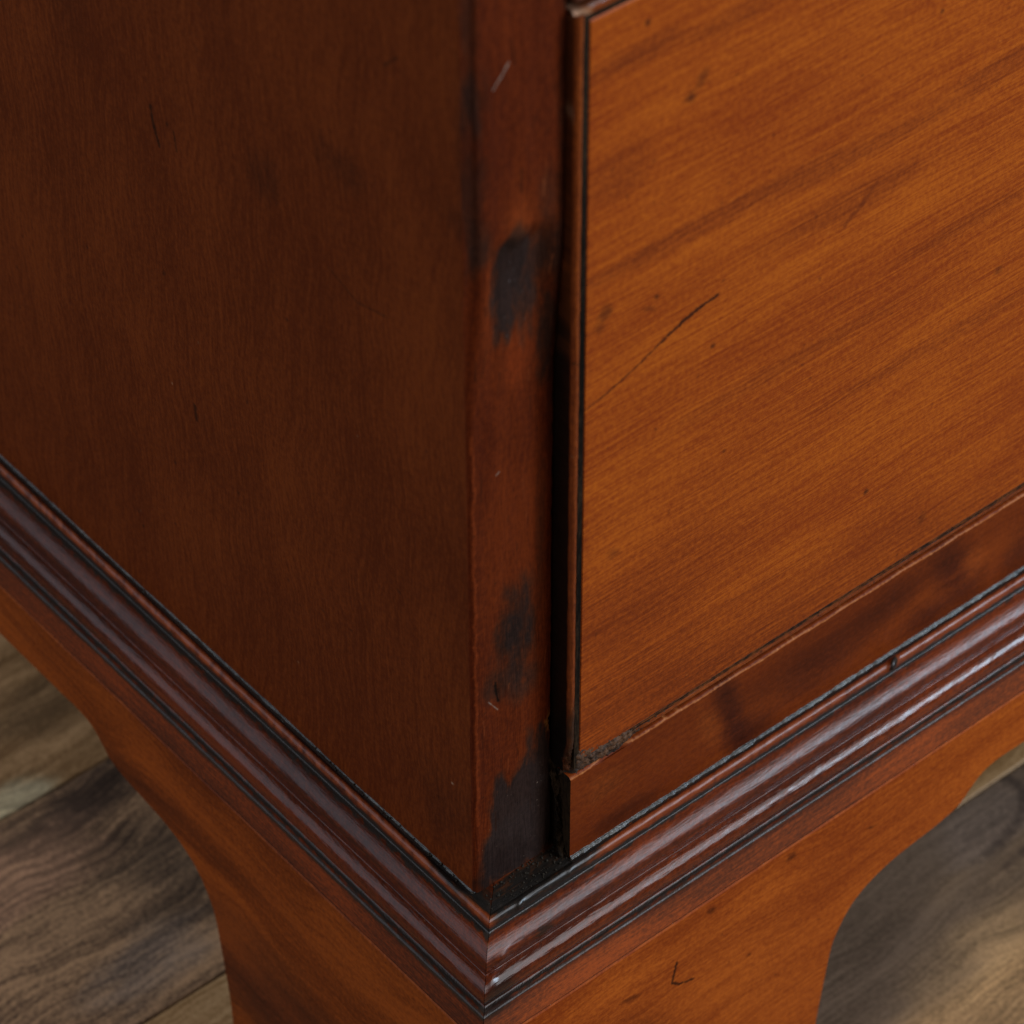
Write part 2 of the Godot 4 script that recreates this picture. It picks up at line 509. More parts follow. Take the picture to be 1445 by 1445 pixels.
func build_moulding() -> void:
	var prof := moulding_profile()
	var arc := PackedFloat32Array([0.0])
	for i in range(1, prof.size()):
		arc.append(arc[i - 1] + prof[i].distance_to(prof[i - 1]))
	var whole := arc[-1]
	var stations := PackedFloat32Array()
	var s := 0.0
	while s < 200.0:
		stations.append(s)
		s += 0.7
	while s < 440.0:
		stations.append(s)
		s += 4.0
	stations.append(440.0)
	for front in [true, false]:
		var wob := noise(200 if front else 210, 0.035, 2)
		var tiny := noise(201 if front else 211, 0.45, 2)
		var rough_k := 1.0 if front else 0.45
		var p := PackedVector3Array()
		var uv := PackedVector2Array()
		# dents: station, profile arc, radius along, radius across, depth
		var dents := []
		var r := RandomNumberGenerator.new()
		r.seed = 77 if front else 78
		if front:
			for q in 46:
				dents.append([r.randf_range(2, 190), r.randf_range(8, 33), r.randf_range(0.6, 2.2), r.randf_range(0.4, 1.1), r.randf_range(0.02, 0.11)])
			dents.append_array([[127.0, 10.5, 1.6, 1.6, 1.1], [17.0, 21.5, 1.6, 1.2, 0.22], [2.0, 24, 1.4, 2.0, 0.4], [9, 10.6, 0.9, 1.2, 0.4], [24, 10.6, 0.7, 1.0, 0.25], [33, 22, 3, 1.2, 0.25], [5, 20, 2, 1.5, 0.5]])
		else:
			for q in 8:
				dents.append([r.randf_range(2, 190), r.randf_range(16, 33), r.randf_range(0.6, 2.0), r.randf_range(0.4, 1.0), r.randf_range(0.04, 0.12)])
		for st in stations:
			for i in prof.size():
				var nrm := (prof[mini(i + 1, prof.size() - 1)] - prof[maxi(i - 1, 0)]).orthogonal().normalized() * -1.0
				var d := rough_k * (0.075 * wob.get_noise_2d(st, arc[i] * 0.5) + 0.010 * tiny.get_noise_2d(st, arc[i] * 2.0))
				for e in dents:
					var du: float = (st - e[0]) / e[2]
					if absf(du) > 2.0: continue
					var dv: float = (arc[i] - e[1]) / e[3]
					d -= e[4] * exp(-(du * du + dv * dv) * 1.5)
				var q := prof[i] + nrm * d
				var y := LEDGE - q.y
				if front:
					p.append(Vector3(RAIL_X + q.x, y, q.x - st - 0.1))
				else:
					p.append(Vector3(RAIL_X + q.x - st - 0.06, y, q.x))
				uv.append(Vector2((st + 20.0) / 300.0, arc[i] / whole))
		var t := Wood.new()
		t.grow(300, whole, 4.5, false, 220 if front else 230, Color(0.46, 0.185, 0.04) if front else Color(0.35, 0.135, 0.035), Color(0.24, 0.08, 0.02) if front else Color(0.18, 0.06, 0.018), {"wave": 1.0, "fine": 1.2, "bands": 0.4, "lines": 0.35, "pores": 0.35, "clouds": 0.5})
		# old wax and dirt packed in the grooves
		var grime := noise(240, 0.25, 3)
		var grooves := [[7.2, 1.5, 0.9], [12.8, 1.25, 0.95], [32.2, 0.7, 0.9], [33.6, 0.6, 0.7]] if front else [[7.2, 1.6, 0.85], [13.2, 1.9, 0.92], [32.2, 0.8, 0.9], [33.9, 1.0, 0.8]]
		for j in t.h:
			var v := j / t.per
			for i in t.w:
				var m := 0.0
				for g in grooves:
					m = maxf(m, g[2] * smoothstep(1.0, 0.45, absf(v - g[0]) / (g[1] * (1.0 + 0.9 * grime.get_noise_2d(i / t.per, v * 2.0)))))
				if m <= 0.0: continue
				var k := (j * t.w + i) * 3
				t.px[k] = lerpf(t.px[k], 0.13, m)
				t.px[k + 1] = lerpf(t.px[k + 1], 0.115, m)
				t.px[k + 2] = lerpf(t.px[k + 2], 0.10, m)
				t.hgt[j * t.w + i] += 0.5 * m * grime.get_noise_2d(i / t.per * 9.0, v * 9.0)
		for j in t.h:
			var v := j / t.per
			var m := 0.75 * smoothstep(1.5, 0.5, absf(v - 10.1))
			if m > 0.0:
				for i in t.w:
					var k := (j * t.w + i) * 3
					var mm := m * clampf(0.8 + grime.get_noise_2d(i / t.per, v), 0.0, 1.0)
					t.px[k] = lerpf(t.px[k], 0.52, mm)
					t.px[k + 1] = lerpf(t.px[k + 1], 0.25, mm)
					t.px[k + 2] = lerpf(t.px[k + 2], 0.12, mm)
		for j in t.h:
			var m := 0.7 * smoothstep(34.3, 36.2, j / t.per)
			if m > 0.0:
				for i in t.w:
					var k := (j * t.w + i) * 3
					var tn := 0.7 + 0.6 * t.tone[j * t.w + i]
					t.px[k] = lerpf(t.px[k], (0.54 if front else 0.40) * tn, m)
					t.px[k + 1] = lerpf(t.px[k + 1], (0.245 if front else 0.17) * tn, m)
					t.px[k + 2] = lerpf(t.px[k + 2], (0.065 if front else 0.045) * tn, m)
		t.specks(220 if front else 40, 250, Color(0.10, 0.06, 0.045), 0.8, 0.16, Rect2(20, 14, 250, 18))
		t.specks(120, 251, Color(0.62, 0.66, 0.62), 0.8, 0.10, Rect2(20, 6, 250, 2.4))
		t.specks(30, 252, Color(0.6, 0.62, 0.58), 0.7, 0.11, Rect2(20, 6, 250, 30))
		if front:
			t.stain(20 + 16, 6.5, 26, 6.2, 0.0, Color(0.075, 0.065, 0.055), 0.97, 0.3, 0.35, 41)
			t.stain(20 + 4, 30, 6, 6, 0.0, Color(0.12, 0.07, 0.05), 0.7, 0.6, 0.5, 42)
			t.stain(20 + 17, 20, 3, 1.4, 0.1, Color(0.14, 0.09, 0.07), 0.7, 0.6, 0.5, 43)
			t.stain(20 + 127, 10.5, 1.3, 1.6, 0.3, Color(0.08, 0.07, 0.06), 0.9, 0.4, 0.3, 44)
		else:
			t.stain(20 + 14, 6.5, 14, 4.5, 0.0, Color(0.075, 0.065, 0.055), 0.95, 0.4, 0.35, 41)
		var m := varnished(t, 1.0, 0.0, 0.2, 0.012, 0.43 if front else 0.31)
		# the polish has worn unevenly: dull on the upper round, bright on the lower one
		var gloss := Image.create(1024, 128, false, Image.FORMAT_L8)
		for j in 128:
			var v := j / 128.0 * whole
			var base := 0.34
			base = lerpf(base, 0.36, smoothstep(11.0, 13.0, v))
			base = lerpf(base, 0.23 if front else 0.30, smoothstep(19.5, 22.5, v))
			base = lerpf(base, 0.40, smoothstep(30.5, 33.0, v))
			base = lerpf(base, 0.85, smoothstep(34.0, 36.0, v))
			for i in 1024:
				var x := i / 1024.0 * 300.0
				var r2 := base + 0.04 * wob.get_noise_2d(x * 4.0, v * 6.0) + 0.06 * grime.get_noise_2d(x * 3.0, v * 5.0)
				gloss.set_pixel(i, j, Color(clampf(r2, 0.1, 0.9), 0, 0))
		m.roughness_texture = ImageTexture.create_from_image(gloss)
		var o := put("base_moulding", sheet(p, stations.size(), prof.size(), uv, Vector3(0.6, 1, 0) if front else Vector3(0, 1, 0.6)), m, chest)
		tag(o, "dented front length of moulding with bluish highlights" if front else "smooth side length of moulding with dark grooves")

	# a bead of old wax and polish left where the case meets the ledge
	var wt := Wood.new()
	wt.grow(120, 4, 8.0, false, 260, Color(0.34, 0.33, 0.30), Color(0.06, 0.055, 0.05), {"wave": 0.3, "bands": 0.3, "lines": 0.2, "pores": 0.9, "clouds": 0.5, "mottle": 0.7, "stretch": 0.8})
	var wm := varnished(wt, 0.5, 0.35, 0.26, 0.03, 0.35)
	var wn := noise(261, 1.1, 3)
	for on_front in [true, false]:
		var p := PackedVector3Array()
		var uv := PackedVector2Array()
		var count := 700
		for k in count:
			var a := lerpf(23.6, 400.0, pow(k / (count - 1.0), 1.6)) if on_front else lerpf(0.3, 330.0, pow(k / (count - 1.0), 1.6))
			var fat := (0.75 if on_front else 0.42) + (0.4 if on_front else 0.3) * wn.get_noise_2d(a * 0.2, 7.0)
			for i in 7:
				var an := i / 6.0 * PI / 2.0
				var up := fat * (1.0 - sin(an)) + 0.07 * wn.get_noise_2d(a * 1.6, i * 0.5)
				var outw := fat * (1.0 - cos(an)) + 0.08 * wn.get_noise_2d(a * 1.6, i * 0.5 + 30.0)
				if i == 0: outw = -0.3
				if i == 6: up = -0.3
				if on_front:
					p.append(Vector3(RAIL_X + outw, LEDGE - 0.36 + up, -a))
				else:
					p.append(Vector3(-a, LEDGE - 0.36 + up, outw))
				uv.append(Vector2(a / 120.0, i / 7.0))
		put("wax_line", sheet(p, count, 7, uv, Vector3(1, 1, 0) if on_front else Vector3(0, 1, 1)), wm, chest)

func build_side() -> void:
	var t := Wood.new()
	t.grow(340, 300, 2.6, true, 300, Color(0.385, 0.171, 0.06), Color(0.285, 0.111, 0.035), {"wave": 6.0, "fine": 0.8, "bands": 0.2, "lines": 0.4, "pores": 0.45, "clouds": 0.4, "band": 0.03})
	# texture x: 340 + x (corner on the right), y: 428 - height
	var f := func(x: float, y: float) -> Vector2: return Vector2(340.0 + x, 428.0 - y)
	var ink := Color(0.12, 0.055, 0.03)
	t.scratch([f.call(-106.8, 290), f.call(-106.0, 285), f.call(-104.5, 280.5)], 0.9, ink, 0.75)
	t.scratch([f.call(-98.6, 288), f.call(-98.0, 283)], 0.6, ink, 0.6)
	t.scratch([f.call(-99.4, 209.5), f.call(-99.0, 205.5)], 1.1, ink, 0.6)
	t.scratch([f.call(-45, 284.5), f.call(-36, 281), f.call(-26, 283.5)], 0.5, Color(0.18, 0.08, 0.04), 0.5)
	t.scratch([f.call(-24, 347), f.call(-20, 351)], 0.5, ink, 0.5)
	for q in [[-39, 314, 10, 6], [-66, 295, 6, 8], [-2, 322, 7, 5], [-1, 343, 3, 22], [-10, 150, 9, 16], [-150, 330, 30, 40]]:
		var c: Vector2 = f.call(q[0], q[1])
		t.stain(c.x, c.y, q[2], q[3], 0.0, Color(0.19, 0.08, 0.04), 0.35, 0.9, 0.5, int(q[1]))
	t.specks(12, 310, Color(0.55, 0.48, 0.42), 0.8, 0.28, Rect2(140, 40, 200, 250))
	t.specks(40, 311, Color(0.14, 0.06, 0.04), 0.5, 0.5, Rect2(140, 40, 200, 250))
	var m := varnished(t, 0.5, 0.0, 0.32, 0.008, 0.15)
	var wob := noise(320, 0.012, 2)
	var p := PackedVector3Array()
	var uv := PackedVector2Array()
	var nx := 70
	var ny := 60
	for i in nx:
		for j in ny:
			var x := lerpf(BACK_X, -1.0, i / (nx - 1.0))
			var y := lerpf(LEDGE - 0.5, CASE_TOP, j / (ny - 1.0))
			p.append(Vector3(x, y, 0.18 * wob.get_noise_2d(x, y) * smoothstep(-1.0, -14.0, x)))
			uv.append(Vector2((340.0 + x) / 340.0, (428.0 - y) / 300.0))
	var front_sheet := sheet(p, nx, ny, uv, Vector3(0, 0, 1))
	var o := put("side_panel", front_sheet, m, chest)
	put("panel_core", board(Vector3(BACK_X, LEDGE - 8, -18), Vector3(-1.5, CASE_TOP, -0.6), 0.2, 0, 1, -340, 128, 340, 300), m, o)

# how far the front of the stile stands out, by height and depth
func stile_x(y: float, z: float, n: FastNoiseLite) -> float:
	var ragged := 2.2 * n.get_noise_2d(z * 0.6, 3.0)
	var edge := 3.0 * smoothstep(268.0, 319.0, y + ragged)
	var dip := 315.5 + ragged + 0.03 * (z + 11.0) * (z + 11.0) * 0.6
	var hollow := lerpf(0.5 * edge, 3.0, smoothstep(dip - 4.0, dip + 2.2, y))
	var mid := smoothstep(-3.4, -6.5, z) * smoothstep(-21.0, -17.0, z)
	var x := lerpf(edge, minf(edge, hollow), mid)
	x -= 0.5 * mid * exp(-pow((y - 305.0) / 9.0, 2.0))
	x -= 0.7 * exp(-pow((y - 190.0) / 4.0, 2.0) - pow((z + 6.5) / 1.6, 2.0))
	x -= 0.35 * exp(-pow((y - 352.0) / 3.0, 2.0) - pow((z + 1.0) / 2.0, 2.0))
	x += 0.22 * n.get_noise_2d(y * 0.12, z * 0.5)
	return x

func build_stile() -> void:
	var n := noise(400, 0.35, 3)
	var chip := noise(401, 0.12, 4)
	var p := PackedVector3Array()
	var uv := PackedVector2Array()
	var rows := 420
	var cols := 0
	for r in rows:
		var y := lerpf(LEDGE - 0.5, CASE_TOP, pow(r / (rows - 1.0), 1.15))
		var zr := -22.35 + 0.35 * chip.get_noise_1d(y) - 0.30 * smoothstep(300.0, 330.0, y)
		zr += 0.9 * maxf(0.0, chip.get_noise_2d(y * 2.0, 40.0) - 0.25) + 0.9 * exp(-pow((y - 171.0) / 3.0, 2.0)) * (0.6 + chip.get_noise_2d(y * 8.0, 9.0))
		var line: Array[Vector3] = []
		var us: Array[float] = []
		var rad := 1.3 + 0.7 * chip.get_noise_2d(y * 0.6, 80.0) + 1.6 * smoothstep(330.0, 300.0, y) * smoothstep(262.0, 290.0, y)
		var xc := stile_x(y, -rad, n)
		line.append(Vector3(-1.2, y, -0.02))
		us.append(-(xc + 1.2))
		var reach := xc - rad
		if reach < -1.0: reach = -1.0
		for k in 4:
			var x := lerpf(-1.0, reach, k / 4.0)
			line.append(Vector3(x, y, 0.12 * n.get_noise_2d(y * 0.15, x)))
			us.append(-(xc - x))
		for k in 8:
			var an := k / 7.0 * PI / 2.0
			line.append(Vector3(lerpf(reach, xc, sin(an)), y, -rad * (1.0 - cos(an))))
			us.append(lerpf(-(xc - reach), rad, k / 7.0) * 1.0)
		for k in 26:
			var z := lerpf(-rad, zr + 0.5, (k + 1) / 26.0)
			line.append(Vector3(stile_x(y, z, n), y, z))
			us.append(-z)
		var xe := stile_x(y, zr + 0.5, n)
		for k in 4:
			var an := (k + 1) / 4.0 * PI / 2.0
			line.append(Vector3(xe - 0.5 * (1.0 - cos(an)), y, zr + 0.5 - 0.5 * sin(an)))
			us.append(22.0 + k * 0.2)
		line.append(Vector3(-9, y, zr))
		us.append(30.0)
		cols = line.size()
		for k in cols:
			p.append(line[k])
			uv.append(Vector2((us[k] + 6.0) / 40.0, (428.0 - y) / 300.0))
	var t := Wood.new()
	t.grow(40, 300, 6.0, true, 410, Color(0.40, 0.16, 0.055), Color(0.265, 0.092, 0.036), {"wave": 2.0, "fine": 1.6, "bands": 0.35, "lines": 0.3, "pores": 0.4, "clouds": 0.4})
	var f := func(z: float, y: float) -> Vector2: return Vector2(6.0 - z, 428.0 - y)
	var soot := Color(0.135, 0.095, 0.085)
	var blots := [
		# z, y, radius z, radius y, strength, soft
		[-10.2, 309.5, 6.2, 8.5, 1.4, 0.5], [-9.2, 300, 4.6, 12, 1.25, 0.6], [-14.2, 298, 3.6, 13, 0.8, 0.7], [-19.6, 286, 2.6, 17, 0.75, 0.8],
		[-17, 307, 7, 10, 0.75, 0.8], [-0.5, 318, 4.5, 8, 0.55, 0.8], [1.5, 330, 4.5, 20, 0.5, 0.9], [1.0, 353, 4.6, 10, 0.65, 0.8], [1.5, 372, 3.5, 16, 0.4, 0.8],
		[-12.2, 206, 6.2, 15, 1.0, 0.7], [-7.5, 193, 5.4, 6.5, 0.6, 0.8], [-14, 189, 7.0, 6, 0.55, 0.9], [-19, 230, 1.6, 30, 0.3, 0.9],
		[-13.5, 149, 9.0, 20, 1.7, 0.45], [-16, 136, 13.0, 14, 1.8, 0.5], [-8, 133, 8, 9, 1.3, 0.6], [-20, 158, 4.5, 14, 1.3, 0.7],
		[-21.5, 340, 1.2, 40, 0.35, 0.9], [-18.5, 322, 3.5, 8, 0.35, 0.9], [-22, 300, 2, 60, 0.4, 0.9],
	]
	var k := 0
	for b in blots:
		var c: Vector2 = f.call(b[0], b[1])
		t.stain(c.x, c.y, b[2], b[3], 0.0, soot.lightened(0.015 * (k % 3)), b[4], b[5], 0.55, 420 + k, 0.02)
		k += 1
	# lighter orange patches around the break
	var c1: Vector2 = f.call(-10.5, 321)
	t.stain(c1.x, c1.y, 4.2, 6, 0.0, Color(0.47, 0.21, 0.08), 0.5, 0.9, 0.4, 450)
	var c2: Vector2 = f.call(-12.5, 283)
	t.stain(c2.x, c2.y, 3.6, 12, 0.0, Color(0.45, 0.18, 0.07), 0.5, 0.8, 0.3, 451)
	var c3: Vector2 = f.call(-3.0, 303)
	t.stain(c3.x, c3.y, 1.6, 12, 0.0, Color(0.45, 0.19, 0.075), 0.5, 0.8, 0.3, 452)
	var dice := RandomNumberGenerator.new()
	dice.seed = 455
	var edge_line := []
	for q in 40:
		edge_line.append(f.call(-0.9 + dice.randf_range(-0.5, 0.4), 268.0 - q * 3.0))
	t.scratch(edge_line, 0.9, Color(0.47, 0.20, 0.08), 0.55, 0.0, 456)
	for q in 34:
		var y0 := dice.randf_range(140, 362)
		var z0 := -dice.randf_range(1, 21)
		t.scratch([f.call(z0, y0), f.call(z0 + dice.randf_range(-0.7, 0.7), y0 + dice.randf_range(1, 7))], dice.randf_range(0.18, 0.4), Color(0.17, 0.075, 0.04) if q % 3 else Color(0.5, 0.26, 0.14), dice.randf_range(0.3, 0.7), 0.1, 470 + q)
	var pale := Color(0.55, 0.53, 0.50)
	t.scratch([f.call(-4.6, 354), f.call(-8.4, 358.5)], 0.35, pale, 0.9, -0.2)
	t.scratch([f.call(-6.6, 193), f.call(-7.2, 187)], 0.45, Color(0.07, 0.05, 0.045), 0.9)
	t.scratch([f.call(-4.4, 188.5), f.call(-7.0, 184.5)], 0.3, pale, 0.6, -0.1)
	t.scratch([f.call(-7.0, 254), f.call(-7.9, 254.4)], 0.3, pale, 0.7, -0.1)
	t.specks(26, 460, Color(0.52, 0.47, 0.40), 0.8, 0.13, Rect2(8, 268, 22, 32))
	t.specks(22, 461, Color(0.45, 0.47, 0.48), 0.6, 0.14, Rect2(11, 112, 10, 30))
	t.specks(40, 462, Color(0.16, 0.08, 0.05), 0.6, 0.25, Rect2(4, 60, 26, 220))
	var tan_rim: Vector2 = f.call(-21.6, 171)
	t.stain(tan_rim.x, tan_rim.y, 1.1, 4, 0.0, Color(0.50, 0.33, 0.16), 0.8, 0.5, 0.6, 463)
	var m := varnished(t, 0.5, 0.0, 0.3, 0.012, 0.16)
	var o := put("corner_stile", sheet(p, rows, cols, uv, Vector3(1, 0, 0.3)), m, chest)
	tag(o, "narrow worn corner stile with scorched black stains and a broken step")
	var dp := PackedVector3Array()
	var duv := PackedVector2Array()
	for i in 60:
		for j in 14:
			var y := lerpf(127.5, 176.0, i / 59.0)
			var z := lerpf(-21.7, -23.9, j / 13.0)
			var low := smoothstep(176.0, 140.0, y)
			dp.append(Vector3(lerpf(-3.0, 2.6, low) + 1.1 * chip.get_noise_2d(y * 3.0, z * 5.0) + 0.5 * n.get_noise_2d(y * 3.0, z * 3.0) + 1.8 * smoothstep(133.0, 127.5, y), y, z))
			duv.append(Vector2((z + 25.0) / 8.0, y / 60.0))
	put("packed_dirt", sheet(dp, 60, 14, duv, Vector3(1, 0, 0)), grime_and_shade_coat, chest)
	# grit caught on the ledge below
	var grit := SurfaceTool.new()
	grit.begin(Mesh.PRIMITIVE_TRIANGLES)
	var ball := SphereMesh.new()
	ball.radius = 1.0
	ball.height = 2.0
	ball.radial_segments = 6
	ball.rings = 3
	var r := RandomNumberGenerator.new()
	r.seed = 480
	for q in 150:
		var zz := -r.randf_range(0.0, 25.0)
		var xx := r.randf_range(0.2, 6.4)
		if q % 5 == 0:
			xx = -r.randf_range(0.0, 60.0)
			zz = r.randf_range(0.05, 0.9)
		var s := r.randf_range(0.06, 0.36)
		var b := Basis.from_euler(Vector3(r.randf() * 6, r.randf() * 6, r.randf() * 6)).scaled(Vector3(s, s * r.randf_range(0.4, 0.9), s * r.randf_range(0.6, 1.4)) * MM)
		grit.append_from(ball, 0, Transform3D(b, Vector3(xx, LEDGE - 0.32 + s * 0.5, zz) * MM))
	var g := put("grit", grit.commit(), flat(Color(0.17, 0.145, 0.115), 0.9), chest)
	tag(g, "dark grit lying on the ledge at the foot of the stile", "", "stuff")

# sweep of a profile (x, y) along -z with wobbling edges
func sweep(prof: PackedVector2Array, z0: float, z1: float, step: float, uv_origin: Vector2, uv_size: Vector2, wobble: Callable, out: Vector3) -> ArrayMesh:
	var p := PackedVector3Array()
	var uv := PackedVector2Array()
	var count := int(absf(z1 - z0) / step) + 1
	for k in count:
		var z := lerpf(z0, z1, k / (count - 1.0))
		for i in prof.size():
			var q: Vector2 = prof[i] + wobble.call(z, i)
			p.append(Vector3(q.x, q.y, z))
			uv.append(Vector2((uv_origin.x - z) / uv_size.x, (uv_origin.y - q.y) / uv_size.y))
	return sheet(p, count, prof.size(), uv, out)

func build_rail() -> void:
	var t := Wood.new()
	t.grow(300, 32, 5.0, false, 500, Color(0.49, 0.215, 0.065), Color(0.38, 0.15, 0.05), {"wave": 4.0, "fine": 0.6, "bands": 0.4, "lines": 0.25, "pores": 0.25, "clouds": 0.5})
	# tex x: -z - 20, y: 157 - height
	var dark := Color(0.22, 0.085, 0.05)
	for s in [[-73, 142, 5.0, 24, -0.26, 0.8], [-79, 133, 9, 7, 0.3, 0.6], [-146, 143, 8, 22, -0.5, 0.75], [-138, 133, 12, 6, 0.2, 0.65], [-126, 147, 14, 8, 0.0, 0.5], [-100, 142, 24, 10, 0.1, 0.6], [-170, 136, 8, 10, 0.4, 0.5], [-40, 132, 12, 4, 0, 0.5]]:
		t.stain(-s[0] - 20.0, 157.0 - s[1], s[2], s[3], s[4], dark, s[5], 1.0, 0.3, int(-s[0]))
	for s in [[-66, 143, 4, 10, -0.4], [-153, 142, 5, 6, -0.5], [-34, 146, 8, 6, 0]]:
		t.stain(-s[0] - 20.0, 157.0 - s[1], s[2], s[3], s[4], Color(0.50, 0.235, 0.085), 0.6, 0.8, 0.4, int(-s[0]) + 7)
	var wear := []
	for k in 60:
		wear.append(Vector2(2.0 + k * 5.0, 2.15 + 0.12 * sin(k * 1.7)))
	t.scratch(wear, 0.42, Color(0.72, 0.47, 0.29), 0.65, 0.0, 530)
	var m := varnished(t, 0.42, 0.0, 0.2, 0.005, 0.18)
	var prof := PackedVector2Array([Vector2(-18, 155.2), Vector2(0, 155.2), Vector2(4.2, 155.2)])
	for k in 7:
		var an := k / 6.0 * PI / 2.0
		prof.append(Vector2(4.6 + 0.9 * sin(an), 154.3 + 0.9 * cos(an)))
	prof.append_array([Vector2(5.5, 150), Vector2(5.5, 140), Vector2(5.5, 127.8)])
	var n := noise(510, 0.22, 3)
	var wob := func(z: float, i: int) -> Vector2:
		if i < 2: return Vector2()
		var w := 0.12 * n.get_noise_2d(z, i * 0.4)
		var chip := 0.0
		if i < 9:
			chip = -1.2 * exp(-pow((z + 36.5) / 4.2, 2.0)) - 0.5 * maxf(0.0, n.get_noise_1d(z * 1.7) - 0.2) * smoothstep(-75.0, -55.0, z)
		return Vector2(w * 0.6 + (chip * 0.5 if i > 3 else 0.0), w + chip)
	var o := put("bottom_rail", sweep(prof, -23.5, FAR_Z, 0.8, Vector2(-20, 157), Vector2(300, 32), wob, Vector3(1, 0.3, 0)), m, chest)
	tag(o, "dark bottom rail with smoky bands below the drawer")
	put("rail_end", board(Vector3(-18, 126, -24.6), Vector3(5.35, 154.6, -23.52), 0.2, 0, 1, -40, 125, 60, 220), grime_and_shade_coat, o)  # dirty end, made near black to paint in the gap's shade

func build_drawer() -> void:
	var t := Wood.new()
	t.grow(400, 206, 3.6, false, 600, Color(0.69, 0.345, 0.08), Color(0.51, 0.20, 0.042), {"wave": 1.4, "fine": 1.3, "fibre": 0.06, "bands": 0.28, "lines": 0.45, "pores": 0.4, "clouds": 0.22, "band": 0.05, "stretch": 0.035, "tilt": 0.012})
	# tex x: -z - 20, y: 364 - height
	var f := func(z: float, y: float) -> Vector2: return Vector2(-z - 20.0, 364.0 - y)
	var ink := Color(0.20, 0.075, 0.03)
	var brown := Color(0.40, 0.155, 0.045)
	# long dark streaks of the figure
	for s in [[-60, 297, 46, 3.0, 0.6], [-110, 293, 44, 2.6, 0.45], [-150, 296, 30, 3.0, 0.55], [-38, 348, 15, 3.5, 0.5], [-62, 345, 16, 3, 0.35], [-100, 281, 30, 5, 0.35], [-140, 256, 30, 3, 0.3], [-60, 181, 40, 2, 0.35], [-130, 225, 40, 3, 0.3], [-80, 245, 45, 3, 0.25], [-34, 322, 10, 8, 0.3]]:
		var c: Vector2 = f.call(s[0], s[1])
		t.stain(c.x, c.y, s[2], s[3], 0.015, brown, s[4] * 0.9, 0.7, 0.25, int(-s[0] + s[1]))
	for s in [[-40.2, 354.3, 0.9, 0.8, 0.9], [-44.8, 284.7, 0.9, 0.7, 0.8], [-43, 282.5, 2.4, 0.8, 0.35], [-61.1, 262.6, 0.9, 0.8, 0.85], [-31, 287.8, 2.4, 2.2, 0.55], [-29.4, 284.6, 2.0, 1.8, 0.35], [-112.2, 190.3, 1.0, 0.9, 0.8], [-132.1, 169.8, 2.0, 2.0, 0.45], [-122.2, 319.4, 0.9, 0.7, 0.6], [-34.7, 218.8, 2.6, 1.6, 0.4], [-52.2, 331, 1.8, 1.6, 0.75], [-55, 334.5, 1.8, 3.0, 0.45], [-149.1, 236.4, 1.8, 1.4, 0.4], [-80, 345, 1, 0.7, 0.4], [-66, 230, 0.7, 0.6, 0.5]]:
		var c: Vector2 = f.call(s[0], s[1])
		t.stain(c.x, c.y, s[2], s[3], 0.5, ink, s[4] * 0.75, 0.8, 0.5, int(-s[0] * 3 + s[1]), 0.06)
	t.scratch([f.call(-98, 275.5), f.call(-103, 279), f.call(-107, 282.8)], 1.5, brown, 0.55, 0.0)
	var line := [f.call(-29.3, 265.4), f.call(-35, 267.0), f.call(-41.2, 269.3), f.call(-46.5, 271.7), f.call(-52, 273.9), f.call(-57, 275.2), f.call(-61.8, 276.0)]
	t.scratch(line, 0.6, Color(0.27, 0.10, 0.035), 0.75)
	t.scratch(line.slice(3), 1.0, ink, 0.6)
	t.scratch(line.slice(4, 6), 1.35, ink, 0.6)
	t.scratch([f.call(-25.5, 264.5), f.call(-29.3, 265.5)], 0.4, ink, 0.5)
	t.stain(2, 100, 5, 105, 0.0, Color(0.42, 0.17, 0.05), 0.4, 0.9, 0.5, 640)
	t.stain(50, 206, 110, 22, -0.05, Color(0.40, 0.155, 0.045), 0.5, 1.0, 0.4, 641)  # broad darkening paints in the light falling off toward the bottom
	t.stain(10, 180, 50, 50, 0.0, Color(0.44, 0.17, 0.045), 0.4, 1.0, 0.4, 642)  # more of that painted falloff, at the lower left
	t.specks(130, 650, Color(0.34, 0.135, 0.04), 0.5, 0.4, Rect2(4, 2, 170, 200))
	t.specks(60, 651, Color(0.80, 0.50, 0.22), 0.35, 0.25, Rect2(4, 2, 170, 200))
	var m := varnished(t, 0.46, 0.0, 0.3, 0.008, 0.26)
	var d := Node3D.new()
	d.name = "drawer"
	chest.add_child(d)
	put("drawer_front", board(Vector3(-14, 159.3, FAR_Z + 25), Vector3(RAIL_X, 361.0, -25.85), 0.35, 2, 1, 0, 0, 1, 1), m, d)
	var front: MeshInstance3D = d.get_child(0)
	front.mesh = board_uv(front.mesh, Vector2(-20, 364), Vector2(400, 206))
	tag(front, "amber drawer front with horizontal grain, knots and a dark scratch")
	# grime-filled groove round the panel
	put("groove_grime", board(Vector3(-12, 157.6, -25.9), Vector3(RAIL_X - 0.08, 362.4, -24.45), 0.05, 2, 1, 0, 0, 60, 220), grime_and_shade_coat, d)
	put("groove_grime", board(Vector3(-12, 360.9, FAR_Z + 24), Vector3(RAIL_X - 0.35, 362.4, -25.2), 0.05, 2, 1, 0, 0, 60, 220), grime_and_shade_coat, d)
	var wt := Wood.new()
	wt.grow(100, 4, 8.0, false, 664, Color(0.42, 0.22, 0.09), Color(0.12, 0.075, 0.05), {"wave": 0.5, "bands": 0.8, "lines": 0.5, "pores": 0.8, "stretch": 0.6, "band": 0.5})
	put("groove_grime", board(Vector3(-12, 158.2, FAR_Z + 24), Vector3(RAIL_X - 0.1, 159.45, -38.0), 0.05, 2, 1, 0, 158, 100, 4), varnished(wt, 0.6, 0.0, 0.3, 0.03, 0.25), d)
	# cock beads: upright on the left, along the top, along the bottom with its end broken away
	var bt := Wood.new()
